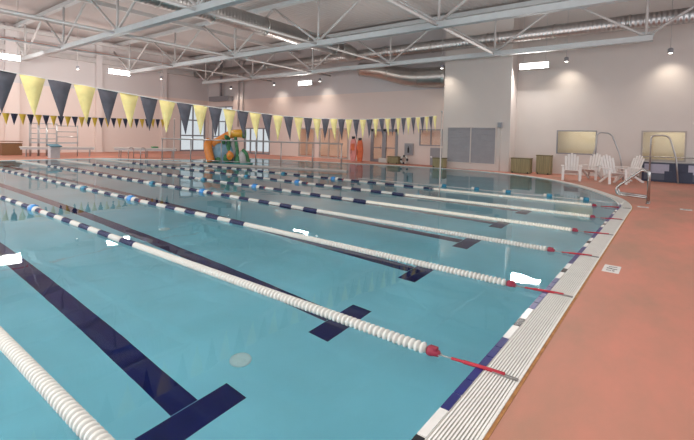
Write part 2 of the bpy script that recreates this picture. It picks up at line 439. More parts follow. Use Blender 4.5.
# ------------------------------------------------------------------ walls
WT = 9.3
def wall_with_holes(name, axis, at, thick, u0, u1, z0, z1, holes, m):
    """axis 'y': wall in the X-Z plane at y=at; holes (ua, ub, za, zb)"""
    mb = MB()
    us = sorted({u0, u1, *[h[0] for h in holes], *[h[1] for h in holes]})
    for a, b in zip(us, us[1:]):
        c = (a+b)/2; segs = [(z0, z1)]
        for h in holes:
            if h[0] < c < h[1]:
                ns = []
                for s0, s1 in segs:
                    if h[2] > s0: ns.append((s0, min(h[2], s1)))
                    if h[3] < s1: ns.append((max(h[3], s0), s1))
                segs = ns
        for s0, s1 in segs:
            if s1-s0 < 1e-3: continue
            if axis == 'y': mb.box((a, at, s0), (b, at+thick, s1))
            else: mb.box((at-thick, a, s0), (at, b, s1))
    bmesh.ops.remove_doubles(mb.bm, verts=mb.bm.verts, dist=1e-4)
    return struct(mb.build(name, m))
def window(name, axis, at, u0, u1, z0, z1, nu, nz, fw, fm, depth=0.1, pane=True):
    mb = MB()
    def bx(ua, ub, za, zb, d=depth):
        if axis == 'y': mb.box((ua, at-0.03, za), (ub, at-0.03+d, zb))
        else: mb.box((at-d+0.03, ua, za), (at+0.03, ub, zb))
    bx(u0, u0+fw, z0, z1); bx(u1-fw, u1, z0, z1); bx(u0+fw, u1-fw, z1-fw, z1); bx(u0+fw, u1-fw, z0, z0+fw)
    for k in range(1, nu):
        u = u0+(u1-u0)*k/nu; bx(u-fw/2, u+fw/2, z0+fw, z1-fw)
    for k in range(1, nz):
        z = z0+(z1-z0)*k/nz; bx(u0+fw, u1-fw, z-fw/2, z+fw/2, depth*0.8)
    fr = struct(mb.build(name, fm))
    if pane:
        g = MB()
        if axis == 'y': g.box((u0+fw*0.5, at+0.02, z0+fw*0.5), (u1-fw*0.5, at+0.028, z1-fw*0.5))
        else: g.box((at-0.028, u0+fw*0.5, z0+fw*0.5), (at-0.02, u1-fw*0.5, z1-fw*0.5))
        g.build('pane', M['glass'], fr)
    return fr

BX0, BX1, BY = -10.3, -6.22, 21.5
RY = 22.6
wall_with_holes('wall_left', 'x', XL, 0.3, YF, YB+0.3, 0, WT, [(19.6, 22.4, 0.0, 4.6)], M['hall_paint'])
BH = [(-36.3, -33.0, 0.0, 4.5), (-31.2, -27.6, 0.0, 2.4), (-24.0, -22.2, 0.05, 2.45), (-21.7, -18.7, 0.05, 2.45), (-16.6, -14.3, 0.0, 2.4), (-12.6, -10.9, 1.3, 2.42)]
wall_with_holes('wall_back', 'y', YB, 0.25, XL, BX0+0.3, 0, WT, BH, M['hall_paint'])
mb = MB(); mb.box((BX0, BY, 0), (BX1, YB+0.25, WT)); struct(mb.build('wall_block', M['block_paint']))
RH = [(-4.0, -2.05, 1.12, 2.42), (-0.12, 1.66, 0.95, 2.44)]
wall_with_holes('wall_right', 'y', RY, 0.25, BX1-0.3, XR+4, 0, WT, RH, M['block_paint'])
# left wall pilasters and base strip
mb = MB()
for (y0, y1) in ((5.9, 6.75), (11.9, 12.35), (17.6, 18.0)): mb.box((XL-0.01, y0, 0), (XL+0.35, y1, WT))
struct(mb.build('trim_5', M['hall_paint']))
# glazing
window('window_1', 'x', XL, 19.6, 22.4, 0.0, 4.6, 2, 3, 0.12, M['frame_grey'])
window('window_2', 'y', YB, -36.3, -33.0, 0.0, 4.5, 3, 3, 0.11, M['frame_grey'])
window('window_3', 'y', YB, -31.2, -27.6, 0.0, 2.4, 4, 2, 0.10, M['frame_grey'])
window('window_4', 'y', YB, -24.0, -22.2, 0.05, 2.45, 2, 1, 0.10, M['frame_beige'])
window('window_5', 'y', YB, -21.7, -18.7, 0.05, 2.45, 3, 1, 0.10, M['frame_beige'])
window('window_6', 'y', YB, -12.6, -10.9, 1.3, 2.42, 2, 1, 0.07, M['frame_grey'])
window('window_7', 'y', RY, -4.0, -2.05, 1.12, 2.42, 1, 1, 0.06, M['frame_grey'])
window('window_8', 'y', RY, -0.12, 1.66, 0.95, 2.44, 1, 1, 0.07, M['frame_beige'])
# double door
mb = MB()
for (a, b) in ((-16.6, -16.38), (-15.6, -15.28), (-14.5, -14.3)): mb.box((a, YB-0.05, 0), (b, YB+0.08, 2.4))
mb.box((-16.6, YB-0.05, 2.22), (-14.3, YB+0.08, 2.4)); mb.box((-16.4, YB-0.03, 0.0), (-14.4, YB+0.06, 0.22)); mb.box((-16.4, YB-0.02, 1.0), (-14.4, YB+0.05, 1.08))
d = struct(mb.build('door_1', M['frame_grey']))
g = MB(); g.box((-16.4, YB+0.02, 0.2), (-14.45, YB+0.03, 2.24)); g.build('pane', M['glass'], d)
for hx in (-15.68, -15.2):
    h = MB(); h.tube([(hx, YB-0.05, 0.95), (hx, YB-0.1, 0.97), (hx, YB-0.1, 1.25), (hx, YB-0.05, 1.27)], 0.015, 6); h.build('door_handle', M['chrome'], d)
# low grey service door under window_6
mb = MB(); mb.box((-11.75, YB-0.04, 0.0), (-10.9, YB+0.01, 1.18)); d2 = struct(mb.build('door_2', M['shutter_grey']))
mb = MB(); mb.box((-11.7, YB-0.07, 0.5), (-11.6, YB-0.03, 0.62)); mb.build('door_handle', M['chrome'], d2)
# wide grey roller shutter window in the wall block
mb = MB()
x0, x1, z0, z1 = -9.95, -7.02, 0.40, 2.50
for (a, b) in ((x0-0.05, x0), (x1, x1+0.05), ((x0+x1)/2-0.03, (x0+x1)/2+0.03)): mb.box((a, BY-0.07, z0-0.05), (b, BY-0.002, z1+0.05))
mb.box((x0, BY-0.07, z1), (x1, BY-0.002, z1+0.05)); mb.box((x0, BY-0.07, z0-0.05), (x1, BY-0.002, z0))
w9 = struct(mb.build('window_9', M['block_paint']))
for (a, b) in ((x0, (x0+x1)/2-0.03), ((x0+x1)/2+0.03, x1)):
    s_ = MB(); n = 21
    for k in range(n):
        za = z0+(z1-z0)*k/n; zb = z0+(z1-z0)*(k+1)/n
        s_.prism([(BY-0.012, za), (BY-0.04, za+0.01), (BY-0.03, zb), (BY-0.012, zb)], 'x', a, b)
    s_.build('shutter', M['shutter_grey'], w9)
# rooms behind the glazing
mb = MB()
mb.box((-26.8, 26.8, 0), (XR+4, 27, 3.2)); mb.box((-27.0, 23.02, 0), (-26.8, 27, 3.2)); mb.box((-27, 23.02, 3.0), (XR+4, 27, 3.2))
mb.box((-8, 23.02, 0), (-7.8, 26.8, 3.0)); struct(mb.build('wall_rooms', M['lobby_paint']))
mb = MB(); mb.box((-7.8, 25.0, 0), (XR+4, 25.1, 3.0)); struct(mb.build('wall_office', M['room_paint']))
for lx, pw in ((-25, 70), (-21, 70), (-16, 75), (-11.5, 45), (-3, 32), (1.2, 30)):
    area('room_light', (lx, 24.1, 2.9), (0, 0, 0), 1.6, 0.5, pw, (1, 0.9, 0.74))

# ------------------------------------------------------------------ ceiling and trusses
mb = MB(); mb.box((XL-0.3, YF-4, WT), (XR+4, YB+0.3, WT+0.1)); struct(mb.build('ceiling', M['metal_deck']))
NX = [-34.2, -27.4, -20.55, -13.7, -6.9, 0.0]
def truss(y, lab):
    t = thing('roof_truss', lab, 'truss', (0, y, 0), 0, 'roof trusses')
    zb, zt = 6.58, 9.02
    mb = MB(); mb.box((-34.6, -0.15, zb-0.13), (0.25, 0.15, zb+0.13), 0.01); mb.build('bottom_chord', M['truss_paint'], t)
    mb = MB(); mb.box((XL+0.05, -0.13, zt-0.10), (XR, 0.13, zt+0.14), 0.01); mb.build('top_chord', M['truss_paint'], t)
    vm = MB(); vm.tube([(0, 0, zb+0.13), (0, 0, zt-0.1)], 0.06, 6); vme = vm.mesh('vertical', M['web_paint'])
    dm = MB(); dm.tube([(0, 0, zb+0.1), (3.42, 0, zt-0.1)], 0.065, 6); dr = dm.mesh('diagonal', M['web_paint'])
    dm = MB(); dm.tube([(0, 0, zb+0.1), (-3.42, 0, zt-0.1)], 0.065, 6); dl = dm.mesh('diagonal', M['web_paint'])
    gm = MB(); gm.box((-0.3, -0.02, zb+0.08), (0.3, 0.02, zb+0.3)); gme = gm.mesh('gusset_plate', M['truss_paint'])
    for x in NX:
        link('vertical', vme, t, (x, 0, 0)); link('gusset_plate', gme, t, (x, 0, 0))
        link('diagonal', dl, t, (x, 0, 0)); link('diagonal', dr, t, (x, 0, 0))
    return t
truss(6.4, 'grey steel roof truss nearest the camera, over the lane ropes')
truss(13.4, 'grey steel roof truss second from the back wall')
truss(20.5, 'grey steel roof truss closest to the back wall, under the wall duct')
truss(-0.8, 'grey steel roof truss over the front of the pool, above the view')
def brace(x, lab, z=6.56, r=0.06, y0=-1.0, y1=22.6):
    mb = MB(); mb.tube([(x, y0, z), (x, y1, z)], r, 8)
    tag(mb.build('truss_brace', M['web_paint']), lab, 'brace', 'braces across the trusses')
brace(-6.93, 'pale steel brace pipe crossing the truss nodes at upper right', 6.58, 0.07, -1.0, 20.7)
brace(-13.7, 'pale steel brace pipe crossing the trusses near the round duct', y1=20.7)
brace(-27.4, 'pale steel brace pipe crossing the trusses above the left flags')
brace(-20.55, 'pale steel brace pipe crossing the trusses left of the round duct')
for k, (x, lab) in enumerate(((-35.6, 'grey roof purlin running beside the left wall'), (-31.0, 'grey roof purlin second from the left wall'), (-24.0, 'grey roof purlin crossing left of the round duct'), (-10.3, 'grey roof purlin crossing above the wall duct'))):
    mb = MB(); mb.box((x-0.07, -6, 8.62), (x+0.07, 22.6, 8.85)); tag(mb.build('roof_purlin', M['web_paint']), lab, 'beam', 'roof purlins')
mb = MB(); mb.box((XL+0.02, -6, 7.35), (XL+0.3, 22.6, 7.75)); tag(mb.build('eave_beam', M['web_paint']), 'grey steel beam along the top of the left wall', 'beam')
mb = MB(); mb.tube([(XL+1.0, -6, 8.05), (XL+1.0, 22.3, 8.05)], 0.06, 8); tag(mb.build('sprinkler_pipe', M['red_canvas']), 'thin reddish pipe along the left wall under the roof', 'pipe')

# ducts
def duct(name, lab, path, rads, m, hoops, n=20):
    t = thing(name, lab, 'duct', (0, 0, 0))
    mb = MB(); mb.tube(path, rads, n); mb.build('duct_body', m, t)
    for (p, ax, r) in hoops:
        h = MB(); h.lathe([(-0.04, r*0.98), (-0.04, r+0.035), (0.04, r+0.035), (0.04, r*0.98)], p, ax, n); h.build('joint_band', M['duct_plain'], t)
    return t
DX, DZ, DR = -17.0, 7.75, 0.50
duct('air_duct', 'large round spiral duct running from the top of the picture to the back wall', [(DX, -8, DZ), (DX, 19.2, DZ)], DR, M['duct_y'],
     [((DX, y, DZ), (0, 1, 0), DR) for y in (3, 6.5, 9.3, 12.6, 15.7, 18.6)])
duct('air_duct', 'long round spiral duct running along the back wall above the last truss', [(-36.5, 21.1, 7.55), (XR+3, 21.1, 7.55)], 0.35, M['duct_x'],
     [((x, 21.1, 7.55), (1, 0, 0), 0.35) for x in (-32, -26, -20, -14.5, -11, -7.5, -4, -0.7, 2.5)])
mb = smooth_path([(DX, 19.21, DZ), (DX, 20.0, 7.73), (DX, 20.4, 7.65), (DX, 20.73, 7.6)], 4)
duct('duct_elbow', 'short bent duct joining the round duct to the wall duct', mb, DR*0.95, M['duct_plain'], [])
duct('drop_duct', 'short wide duct dropping to the wall corner beside the pale block', smooth_path([(-17.2, 22.08, 6.75), (-15.5, 22.08, 6.5), (-13.8, 22.08, 6.05), (-12.3, 22.08, 5.82), (-10.32, 22.08, 5.78)], 4),
     [0.50+0.15*min(1, k/13) for k in range(17)], M['duct_plain'], [((-12.3, 22.08, 5.82), (1, 0, -0.10), 0.61), ((-14.6, 22.08, 6.30), (1, 0, -0.28), 0.56)])

# hanging light fixtures
def fixture(loc, rz, lab, wd=1.45, pw=240, back=0):
    t = thing('pendant_light', lab, 'light', loc, rz, 'bright hanging light panels')
    mb = MB(); mb.box((-wd/2, -0.03, -0.18), (wd/2, 0.10, 0.18), 0.01); b = mb.build('housing', M['truss_paint'], t)
    mb = MB(); mb.box((-wd/2+0.03, -0.045, -0.155), (wd/2-0.03, -0.031, 0.155)); mb.build('diffuser', M['led'], t)
    for s in (-0.6, 0.6):
        mb = MB(); mb.tube([(s, 0.04, 0.18), (s, 0.04, WT-loc[2])], 0.012, 6); mb.build('hanger', M['web_paint'], t)
    l = area('fixture_light', (0, -0.12, -0.05), (math.radians(-40), 0, 0), wd, 0.3, pw); l.parent = t
    if back:  # rear lamp added to brighten the wall behind the panel
        l = area('fixture_light', (0, 0.12, 0.0), (math.radians(68), 0, 0), wd, 0.3, back); l.parent = t
    return t
fixture((-29.6, 4.2, 5.92), PI/2*1.0, 'bright light panel hanging at the left picture edge', back=340)
fixture((-29.4, 10.45, 5.85), PI/2*1.0, 'bright light panel hanging above the left pennants', back=340)
fixture((-29.6, -2.2, 5.92), PI/2, 'added unseen light panel left of the picture edge', back=340)  # extra panel out of view, added to brighten the left wall
fixture((-22.4, 21.68, 6.0), 0, 'small bright light panel hanging left of centre by the back wall', 1.5)
fixture((-5.1, 21.68, 5.95), 0, 'bright light panel hanging on the right before the pale wall', 1.55)
# small downlights
def downlight(loc, lab, pw=14):
    t = thing('downlight', lab, 'light', loc, 0, 'small round downlights')
    mb = MB(); mb.lathe([(0, 0.09), (0.02, 0.11), (0.2, 0.11), (0.24, 0.05)], (0, 0, 0), (0, 0, 1)); mb.build('can', M['frame_grey'], t)
    mb = MB(); mb.lathe([(-0.03, 0.05), (0.0, 0.088), (0.004, 0.09)], (0, 0, 0), (0, 0, 1)); mb.build('lens', M['spot_led'], t)
    mb = MB(); mb.tube([(0, 0, 0.23), (0, 0, WT-loc[2])], 0.014, 6); mb.build('stem', M['web_paint'], t)
    if pw:
        l = bpy.data.lights.new('downlight_spot', 'SPOT'); l.energy = pw*8; l.spot_size = 1.9; l.spot_blend = 1.0; l.color = (1, 0.9, 0.76); l.shadow_soft_size = 0.1
        o = bpy.data.objects.new('downlight_spot', l); col.objects.link(o); o.parent = t; o.location = (0, 0, -0.06); o.rotation_euler = (math.radians(24), 0, 0)
    return t
for (x, y, z, lab) in ((-10.1, 20.62, 6.05, 'small downlight above the grey shutter on the pale block'),
                       (-3.5, 21.75, 6.05, 'small downlight right of the bright panel, above the yellow window'),
                       (0.9, 21.75, 6.05, 'small downlight near the right picture edge'),
                       (-20.9, 21.75, 6.05, 'small downlight just right of the small bright panel'),
                       (-26.1, 21.75, 6.05, 'small downlight just left of the small bright panel'),
                       (-32.0, 21.75, 6.05, 'small downlight above the tall storefront glazing'),
                       (-32.0, 14.9, 6.1, 'small downlight above the pennants near the left wall corner'),
                       (-32.5, 9.0, 6.1, 'small downlight between the two left light panels')):
    downlight((x, y, z), lab)
mb = MB(); mb.tube([(-31.9, 22.55, 2.6), (-31.9, 22.55, WT)], 0.06, 8); mb.tube([(-31.2, 22.55, 2.6), (-31.2, 22.55, WT)], 0.06, 8)
for q, (x, lab) in enumerate(((-32.0, 'left one of two pale vertical pipes on the back wall'), (-31.3, 'right one of two pale vertical pipes on the back wall'))):
    b = MB(); b.tube([(x, 22.62, 2.5), (x, 22.62, WT)], 0.06, 8); tag(b.build('wall_pipe', M['web_paint']), lab, 'pipe', 'wall pipes')
mb.bm.free()
mb = MB(); mb.box((-36.0, 22.1, 5.0), (-32.9, 22.7, 5.45)); tag(mb.build('wall_canopy', M['frame_grey']), 'grey box canopy above the tall storefront glazing', 'canopy')
mb = MB(); mb.tube([(-34.3, 22.3, 5.4), (-34.3, 22.3, WT)], 0.13, 8); tag(mb.build('rain_pipe', M['frame_grey']), 'dark pipe rising from the grey canopy to the roof', 'pipe')

# ------------------------------------------------------------------ pool divider wall with railing
BA, BB = Vector((-23.1, 10.0, 0)), Vector((-12.0, 13.91, 0))
bd = (BB-BA).normalized(); bn = Vector((-bd.y, bd.x, 0))
mb = MB(); mb.obox((BA+BB)/2+Vector((0, 0, (ZF+0.06)/2))+bn*0.15, ((BB-BA).length, 0.35, 0.06-ZF), Matrix.Rotation(math.atan2(bd.y, bd.x), 3, 'Z'), 0.01)
struct(mb.build('wall_divider', M['frame_beige']))
rl = thing('guard_rail', 'steel post and rail barrier on the low wall behind the lane ropes', 'railing', (BA.x, BA.y, 0.06), math.atan2(bd.y, bd.x))
LL = (BB-BA).length
mb = MB(); mb.tube([(0.0, 0.15, 1.34), (LL-0.3, 0.15, 1.34)], 0.035, 8); mb.build('top_rail', M['stainless'], rl)
pm = MB(); pm.tube([(0, 0.15, 0), (0, 0.15, 1.34)], 0.03, 8); pme = pm.mesh('post', M['stainless'])
for s in (0.05, 2.1, 4.18, 6.4, 7.95, 9.8, 11.4): link('post', pme, rl, (s, 0, 0))
mb = MB(); mb.tube([(0.0, 0.15, 0.16), (LL-0.3, 0.15, 0.16)], 0.022, 6); mb.build('bottom_rail', M['stainless'], rl)

# ------------------------------------------------------------------ lane ropes
FR = 0.056
def disc_profile(t0, ln, r):
    return [(t0, r*0.6), (t0+ln*0.10, r*0.90), (t0+ln*0.20, r), (t0+ln*0.52, r), (t0+ln*0.62, r*0.90), (t0+ln*0.68, r*0.6), (t0+ln*0.99, r*0.6)]
PITCH = 0.0520
def disc_mesh(name, m, n=14):
    b = MB(); b.lathe(disc_profile(-PITCH/2, PITCH, FR), (0, 0, 0), (1, 0, 0), n); return b.mesh(name, m)
def run_mesh(name, m, length, n=10):
    b = MB(); k = max(1, round(length/PITCH)); p = length/k
    prof = []
    for i in range(k): prof += disc_profile(-length/2+i*p, p, FR)
    b.lathe(prof, (0, 0, 0), (1, 0, 0), n); return b.mesh(name, m)
MD = disc_mesh('white_float', M['white_plastic'])
SEG = 0.405
MN = run_mesh('navy_float_run', M['navy_plastic'], SEG*0.97)
MW = run_mesh('white_float_run', M['white_plastic'], SEG*0.97)
MWL = run_mesh('white_float_run', M['cream_plastic'], 1.0, 8)
MWE = run_mesh('white_end_run', M['white_plastic'], 4.9, 8)
def buoy_mesh(mm, r=0.105):
    b = MB(); b.lathe([(-0.12, 0.03), (-0.11, r*0.8), (-0.08, r), (0.06, r), (0.09, r*0.85), (0.10, 0.03)], (0, 0, 0), (1, 0, 0), 16); return b.mesh('marker_buoy', mm)
MB1 = buoy_mesh(M['blue_buoy']); MB2 = buoy_mesh(M['teal_buoy'], 0.09)
b = MB(); b.lathe([(-0.07, 0.03), (-0.065, 0.08), (0.06, 0.085), (0.07, 0.03)], (0, 0, 0), (1, 0, 0), 14); MBW = b.mesh('white_collar', M['white_plastic'])
b = MB(); b.lathe([(-0.03, 0.03), (-0.028, 0.06), (0.028, 0.06), (0.03, 0.03)], (0, 0, 0), (1, 0, 0), 14); MRF = b.mesh('red_float', M['red_plastic'])
# red end fitting: ratchet body with two lobes and a hook eye
b = MB(); b.lathe([(-0.05, 0.02), (-0.045, 0.046), (-0.01, 0.05), (0.02, 0.034), (0.05, 0.03), (0.06, 0.012)], (0, 0, 0), (1, 0, 0), 12)
b.obox((0.0, 0.0, 0.035), (0.075, 0.05, 0.03), None, 0.008); b.obox((-0.01, 0.035, 0.0), (0.05, 0.03, 0.04), None, 0.006); MEF = b.mesh('end_fitting', M['red_plastic'])
b = MB(); b.tube([(0.055, 0, 0), (0.10, 0, 0.0), (0.19, 0, 0.004)], 0.007, 6); b.tube([(0.05+0.022*math.cos(a), 0.022*math.sin(a), 0) for a in [i*PI/5 for i in range(10)]], 0.006, 6, closed=True); MSH = b.mesh('shackle', M['steel_cable'])
b = MB(); b.tube([(0, 0, 0), (0.2, 0, 0.012), (0.40, 0, 0.020)], 0.011, 6); b.tube([(0.1, 0.0, 0.006), (0.3, 0, 0.018), (0.42, 0, 0.022)], 0.015, 6); MST = b.mesh('strap', M['red_strap'])
b = MB(); b.box((0, -0.016, 0.0), (0.185, 0.016, 0.012), 0.003); MAP = b.mesh('anchor_plate', M['dark_steel'])
def lane_rope(y, lab, detail, xend=-0.42, xfar=-27.95):
    t = thing('lane_rope', lab, 'lane rope', (0, y, 0), 0, 'floating lane ropes')
    b = MB(); b.tube([(xfar, 0, 0.0), (xend, 0, 0.0)], 0.008, 6); b.build('cable', M['steel_cable'], t)
    x = xend-PITCH/2
    if detail:
        while x > -5.40: link('white_float', MD, t, (x, 0, 0)); x -= PITCH
    else:
        x = xend-0.5
        for k in range(5): link('white_float_run', MWL, t, (x-k*1.003, 0, 0))
    x = -5.45-SEG/2; k = 0
    while x > max(-22.8, xfar+0.2):
        if not (abs(x+10.0) < 0.3 and False): link('navy_float_run' if k % 2 == 0 else 'white_float_run', MN if k % 2 == 0 else MW, t, (x, 0, 0))
        x -= SEG; k += 1
    if xfar < -27: link('white_end_run', MWE, t, (-25.3, 0, 0))
    link('marker_buoy', MB1, t, (-10.02, 0, 0)); link('white_collar', MBW, t, (-9.84, 0, 0)); link('red_float', MRF, t, (-9.5, 0, 0))
    link('marker_buoy', MB2, t, (-13.0, 0, 0)); link('white_collar', MBW, t, (-13.2, 0, 0))
    link('end_fitting', MEF, t, (xend+0.06, 0, 0)); link('shackle', MSH, t, (xend+0.06, 0, 0)); link('strap', MST, t, (xend+0.22, 0, 0.004)); link('anchor_plate', MAP, t, (0.13, 0, 0.013))
    return t
lane_rope(-2.16, 'lane rope in the lower left corner, only white floats in view', True)
lane_rope(0.0, 'nearest full lane rope, ending in a red fitting at the bottom right grating', True)
lane_rope(L, 'second full lane rope from the camera', True)
lane_rope(2*L, 'third full lane rope from the camera', True)
lane_rope(3*L-0.12, 'fourth full lane rope from the camera', False, -0.40)
lane_rope(4*L-0.2, 'fifth full lane rope from the camera, second from farthest', False, -0.36)
lane_rope(5*L-0.2, 'farthest lane rope with navy and white floats', False, -0.6, -21.2)
# thin rope with blue and white buoys beyond the last lane
bl = thing('buoy_line', 'thin float line with blue and white buoys beyond the last lane rope', 'buoy line', (0, 11.6, 0))
b = MB(); b.tube([(-9.6, 0, 0.0), (-5, 0.03, 0.0), (-0.15, -0.03, 0.0)], 0.008, 6); b.build('cord', M['cord'], bl)
b = MB(); b.lathe([(-0.08, 0.02), (-0.07, 0.07), (0.07, 0.07), (0.08, 0.02)], (0, 0, 0), (1, 0, 0), 12); MB3 = b.mesh('line_buoy', M['teal_buoy'])
b = MB(); b.lathe([(-0.05, 0.02), (-0.045, 0.065), (0.045, 0.065), (0.05, 0.02)], (0, 0, 0), (1, 0, 0), 12); MB4 = b.mesh('white_collar', M['white_plastic'])
for x in (-4.35, -3.25, -1.95, -0.90, -5.6):
    link('line_buoy', MB3, bl, (x, 0, 0.015)); link('white_collar', MB4, bl, (x-0.13, 0, 0.015))

# ------------------------------------------------------------------ pennant lines
def pennant_line(name, lab, X, y0, y1, zf, pitch, hgt, ma, mb_, first, lean=0.02, gap=0.93):
    t = thing(name, lab, 'pennants', (X, 0, 0))
    n = int((y1-y0)/pitch)
    pts = [(0, y0+i*pitch, zf(y0+i*pitch)) for i in range(n+1)]
    b = MB(); b.tube(pts, 0.007, 5); b.build('cord', M['cord'], t)
    rnd = random.Random(3)
    for i in range(n):
        ya, yb = y0+i*pitch, y0+(i+1)*pitch
        g = pitch*(1-gap)/2; ya += g; yb -= g
        za, zb = zf(ya), zf(yb); tipy = (ya+yb)/2+rnd.uniform(-0.02, 0.02); tx = rnd.uniform(-0.03, 0.03)+lean
        b = MB(); th = 0.0015
        # fabric triangle with a slight curl, thin but solid, hemmed at the top
        rows = 4; A = []; B = []
        for r in range(rows+1):
            f = r/rows; cx = tx*f*f
            l = (cx, ya+(tipy-ya)*f, za+(zb-za)*0*f-hgt*f); q = (cx, yb+(tipy-yb)*f, zb+((za+zb)/2-zb)*f-hgt*f)
            l = (cx, l[1], za+((za+zb)/2-za)*f-hgt*f); mid = (cx+0.012*math.sin(3*f+i), (l[1]+q[1])/2, (l[2]+q[2])/2)
            A.append([b.bm.verts.new((p[0]-th, p[1], p[2])) for p in (l, mid, q)]); B.append([b.bm.verts.new((p[0]+th, p[1], p[2])) for p in (l, mid, q)])
        for r in range(rows):
            for S in (A, B):
                for c in (0, 1):
                    fc = b.bm.faces.new((S[r][c], S[r][c+1], S[r+1][c+1], S[r+1][c])); fc.smooth = True
            for c in (0, 2):
                b.bm.faces.new((A[r][c], A[r+1][c], B[r+1][c], B[r][c]))
        for c in (0, 1): b.bm.faces.new((A[0][c], A[0][c+1], B[0][c+1], B[0][c]))
        dark = (i+first) % 2 == 0
        o = b.build('dark_pennant' if dark else 'yellow_pennant', ma if dark else mb_, t)
    return t
def zbig(y):
    T = [(-6, 2.95), (-1.76, 2.43), (-0.76, 2.34), (0.34, 2.24), (1.5, 2.19), (2.58, 2.145), (3.79, 2.15), (4.5, 2.175), (5.59, 2.22), (6.68, 2.30), (8.27, 2.41), (9.57, 2.53), (10.2, 2.6)]
    for (a, za), (b, zb) in zip(T, T[1:]):
        if a <= y <= b: return za+(zb-za)*(y-a)/(b-a)
    return T[-1][1]
P2 = 0.2862
pennant_line('pennant_line', 'near line of large dark grey and pale yellow pennants across the pool', -5.0, -1.31-14*P2, 9.78, zbig, P2, 0.49, M['flag_grey'], M['flag_yellow'], 0)
pennant_line('pennant_line', 'far line of small navy and gold pennants across the left end', -23.0, -0.95, 10.75, lambda y: 2.46+0.0035*(y-5)**2, 0.312, 0.54, M['flag_navy'], M['flag_gold'], 0)
pl = thing('pennant_pole', 'thin grey pole holding the right end of the near pennants', 'pole', (-5.0, 9.93, ZF))
b = MB(); b.tube([(0, 0, 0), (0, 0, 2.66-ZF)], 0.024, 10); b.build('mast', M['frame_beige'], pl)
b = MB(); b.lathe([(0, 0.12), (0.03, 0.12), (0.06, 0.05), (0.12, 0.04)], (0, 0, 0), (0, 0, 1)); b.build('base', M['stainless'], pl)
b = MB(); b.lathe([(0, 0.03), (0.03, 0.036), (0.05, 0.015)], (0, 0, 2.66-ZF), (0, 0, 1)); b.build('cap', M['stainless'], pl)
pl = thing('pennant_pole', 'thin pole holding the right end of the far small pennants', 'pole', (-23.0, 10.85, ZF))
b = MB(); b.tube([(0, 0, 0), (0, 0, 2.63-ZF)], 0.026, 8); b.build('mast', M['stainless'], pl)
b = MB(); b.lathe([(0, 0.12), (0.03, 0.12), (0.06, 0.05)], (0, 0, 0), (0, 0, 1)); b.build('base', M['stainless'], pl)

# ------------------------------------------------------------------ play slide in the leisure pool
sl = thing('play_slide', 'orange, green and blue play slide with rockwork behind the railing', 'slide', (-20.05, 12.52, ZF), math.radians(37.5))
Z0 = -ZF
b = MB(); b.blob((-0.25, 0.1, Z0+0.55), (0.62, 0.5, 0.85), 3, 0.10); b.build('blue_rock', M['blue_rock'], sl)
b = MB(); b.blob((0.95, 0.0, Z0+0.3), (0.36, 0.4, 0.52), 5, 0.10); b.build('grey_rock', M['grey_rock'], sl)
b = MB(); b.blob((0.35, 0.3, Z0+0.75), (0.3, 0.3, 0.75), 9, 0.08); b.build('grey_rock', M['grey_rock'], sl)
b = MB(); b.tube(smooth_path([(-1.0, -0.1, Z0+1.35), (-1.05, -0.25, Z0+1.1), (-0.95, -0.35, Z0+0.65), (-0.8, -0.4, Z0+0.1)], 5), 0.24, 12); b.tube([(-1.02, -0.1, Z0+1.4), (-1.03, -0.12, Z0+1.2)], 0.22, 12); b.build('lower_chute', M['orange_glass'], sl)
b = MB(); b.tube(smooth_path([(-0.85, 0.0, Z0+1.15), (-0.4, 0.05, Z0+1.4), (0.05, 0.1, Z0+1.68), (0.4, 0.1, Z0+1.8)], 5), 0.24, 12); b.build('upper_chute', M['orange_glass'], sl)
b = MB(); b.tube([(0.3, 0.1, Z0+1.78), (0.7, 0.1, Z0+1.82), (1.05, 0.08, Z0+1.8)], 0.25, 14); b.build('tunnel', M['amber_glass'], sl)
b = MB(); b.lathe([(-0.05, 0.2), (-0.05, 0.28), (0.08, 0.28), (0.08, 0.2)], (1.0, 0.08, Z0+1.8), (1, 0, 0), 14); b.build('tunnel_ring', M['green_leaf'], sl)
b = MB(); b.tube(smooth_path([(0.15, -0.1, 0.05), (0.1, -0.1, Z0+0.7), (0.12, -0.05, Z0+1.3), (0.05, -0.02, Z0+1.7)], 5), [0.16]*8+[0.12]*8, 10); b.build('stem', M['green_leaf'], sl)
b = MB(); b.tube(smooth_path([(0.62, -0.15, 0.05), (0.68, -0.15, Z0+0.6), (0.6, -0.1, Z0+1.1), (0.52, 0.0, Z0+1.6)], 5), 0.09, 10); b.build('stem', M['green_leaf'], sl)
b = MB(); b.tube(smooth_path([(1.0, -0.2, Z0+0.85), (1.25, -0.25, Z0+0.6), (1.38, -0.25, Z0+0.1)], 5), 0.1, 10); b.build('stem', M['green_leaf'], sl)
b = MB(); b.blob((0.3, -0.38, Z0+0.5), (0.24, 0.16, 0.24), 4, 0.2); b.build('flower', M['orange_glass'], sl)
b = MB(); b.blob((0.3, -0.53, Z0+0.5), (0.09, 0.06, 0.09), 4, 0.05, 2); b.build('flower_centre', M['amber_glass'], sl)
for k, (x, z, s) in enumerate(((0.05, 1.58, 0.12), (-0.12, 1.30, 0.13), (0.1, 0.35, 0.25), (-0.35, 0.25, 0.2), (0.75, 0.2, 0.25))):
    b = MB(); b.blob((x, -0.3, Z0+z), (s, 0.12, s*1.1), k, 0.3, 2); b.build('leaf_cluster', M['green_leaf'], sl)
b = MB(); b.prism([(-1.25, -0.55), (1.45, -0.5), (1.45, 0.6), (-1.25, 0.6)], 'z', 0.0, Z0+0.06); b.build('plinth', M['teal_base'], sl)

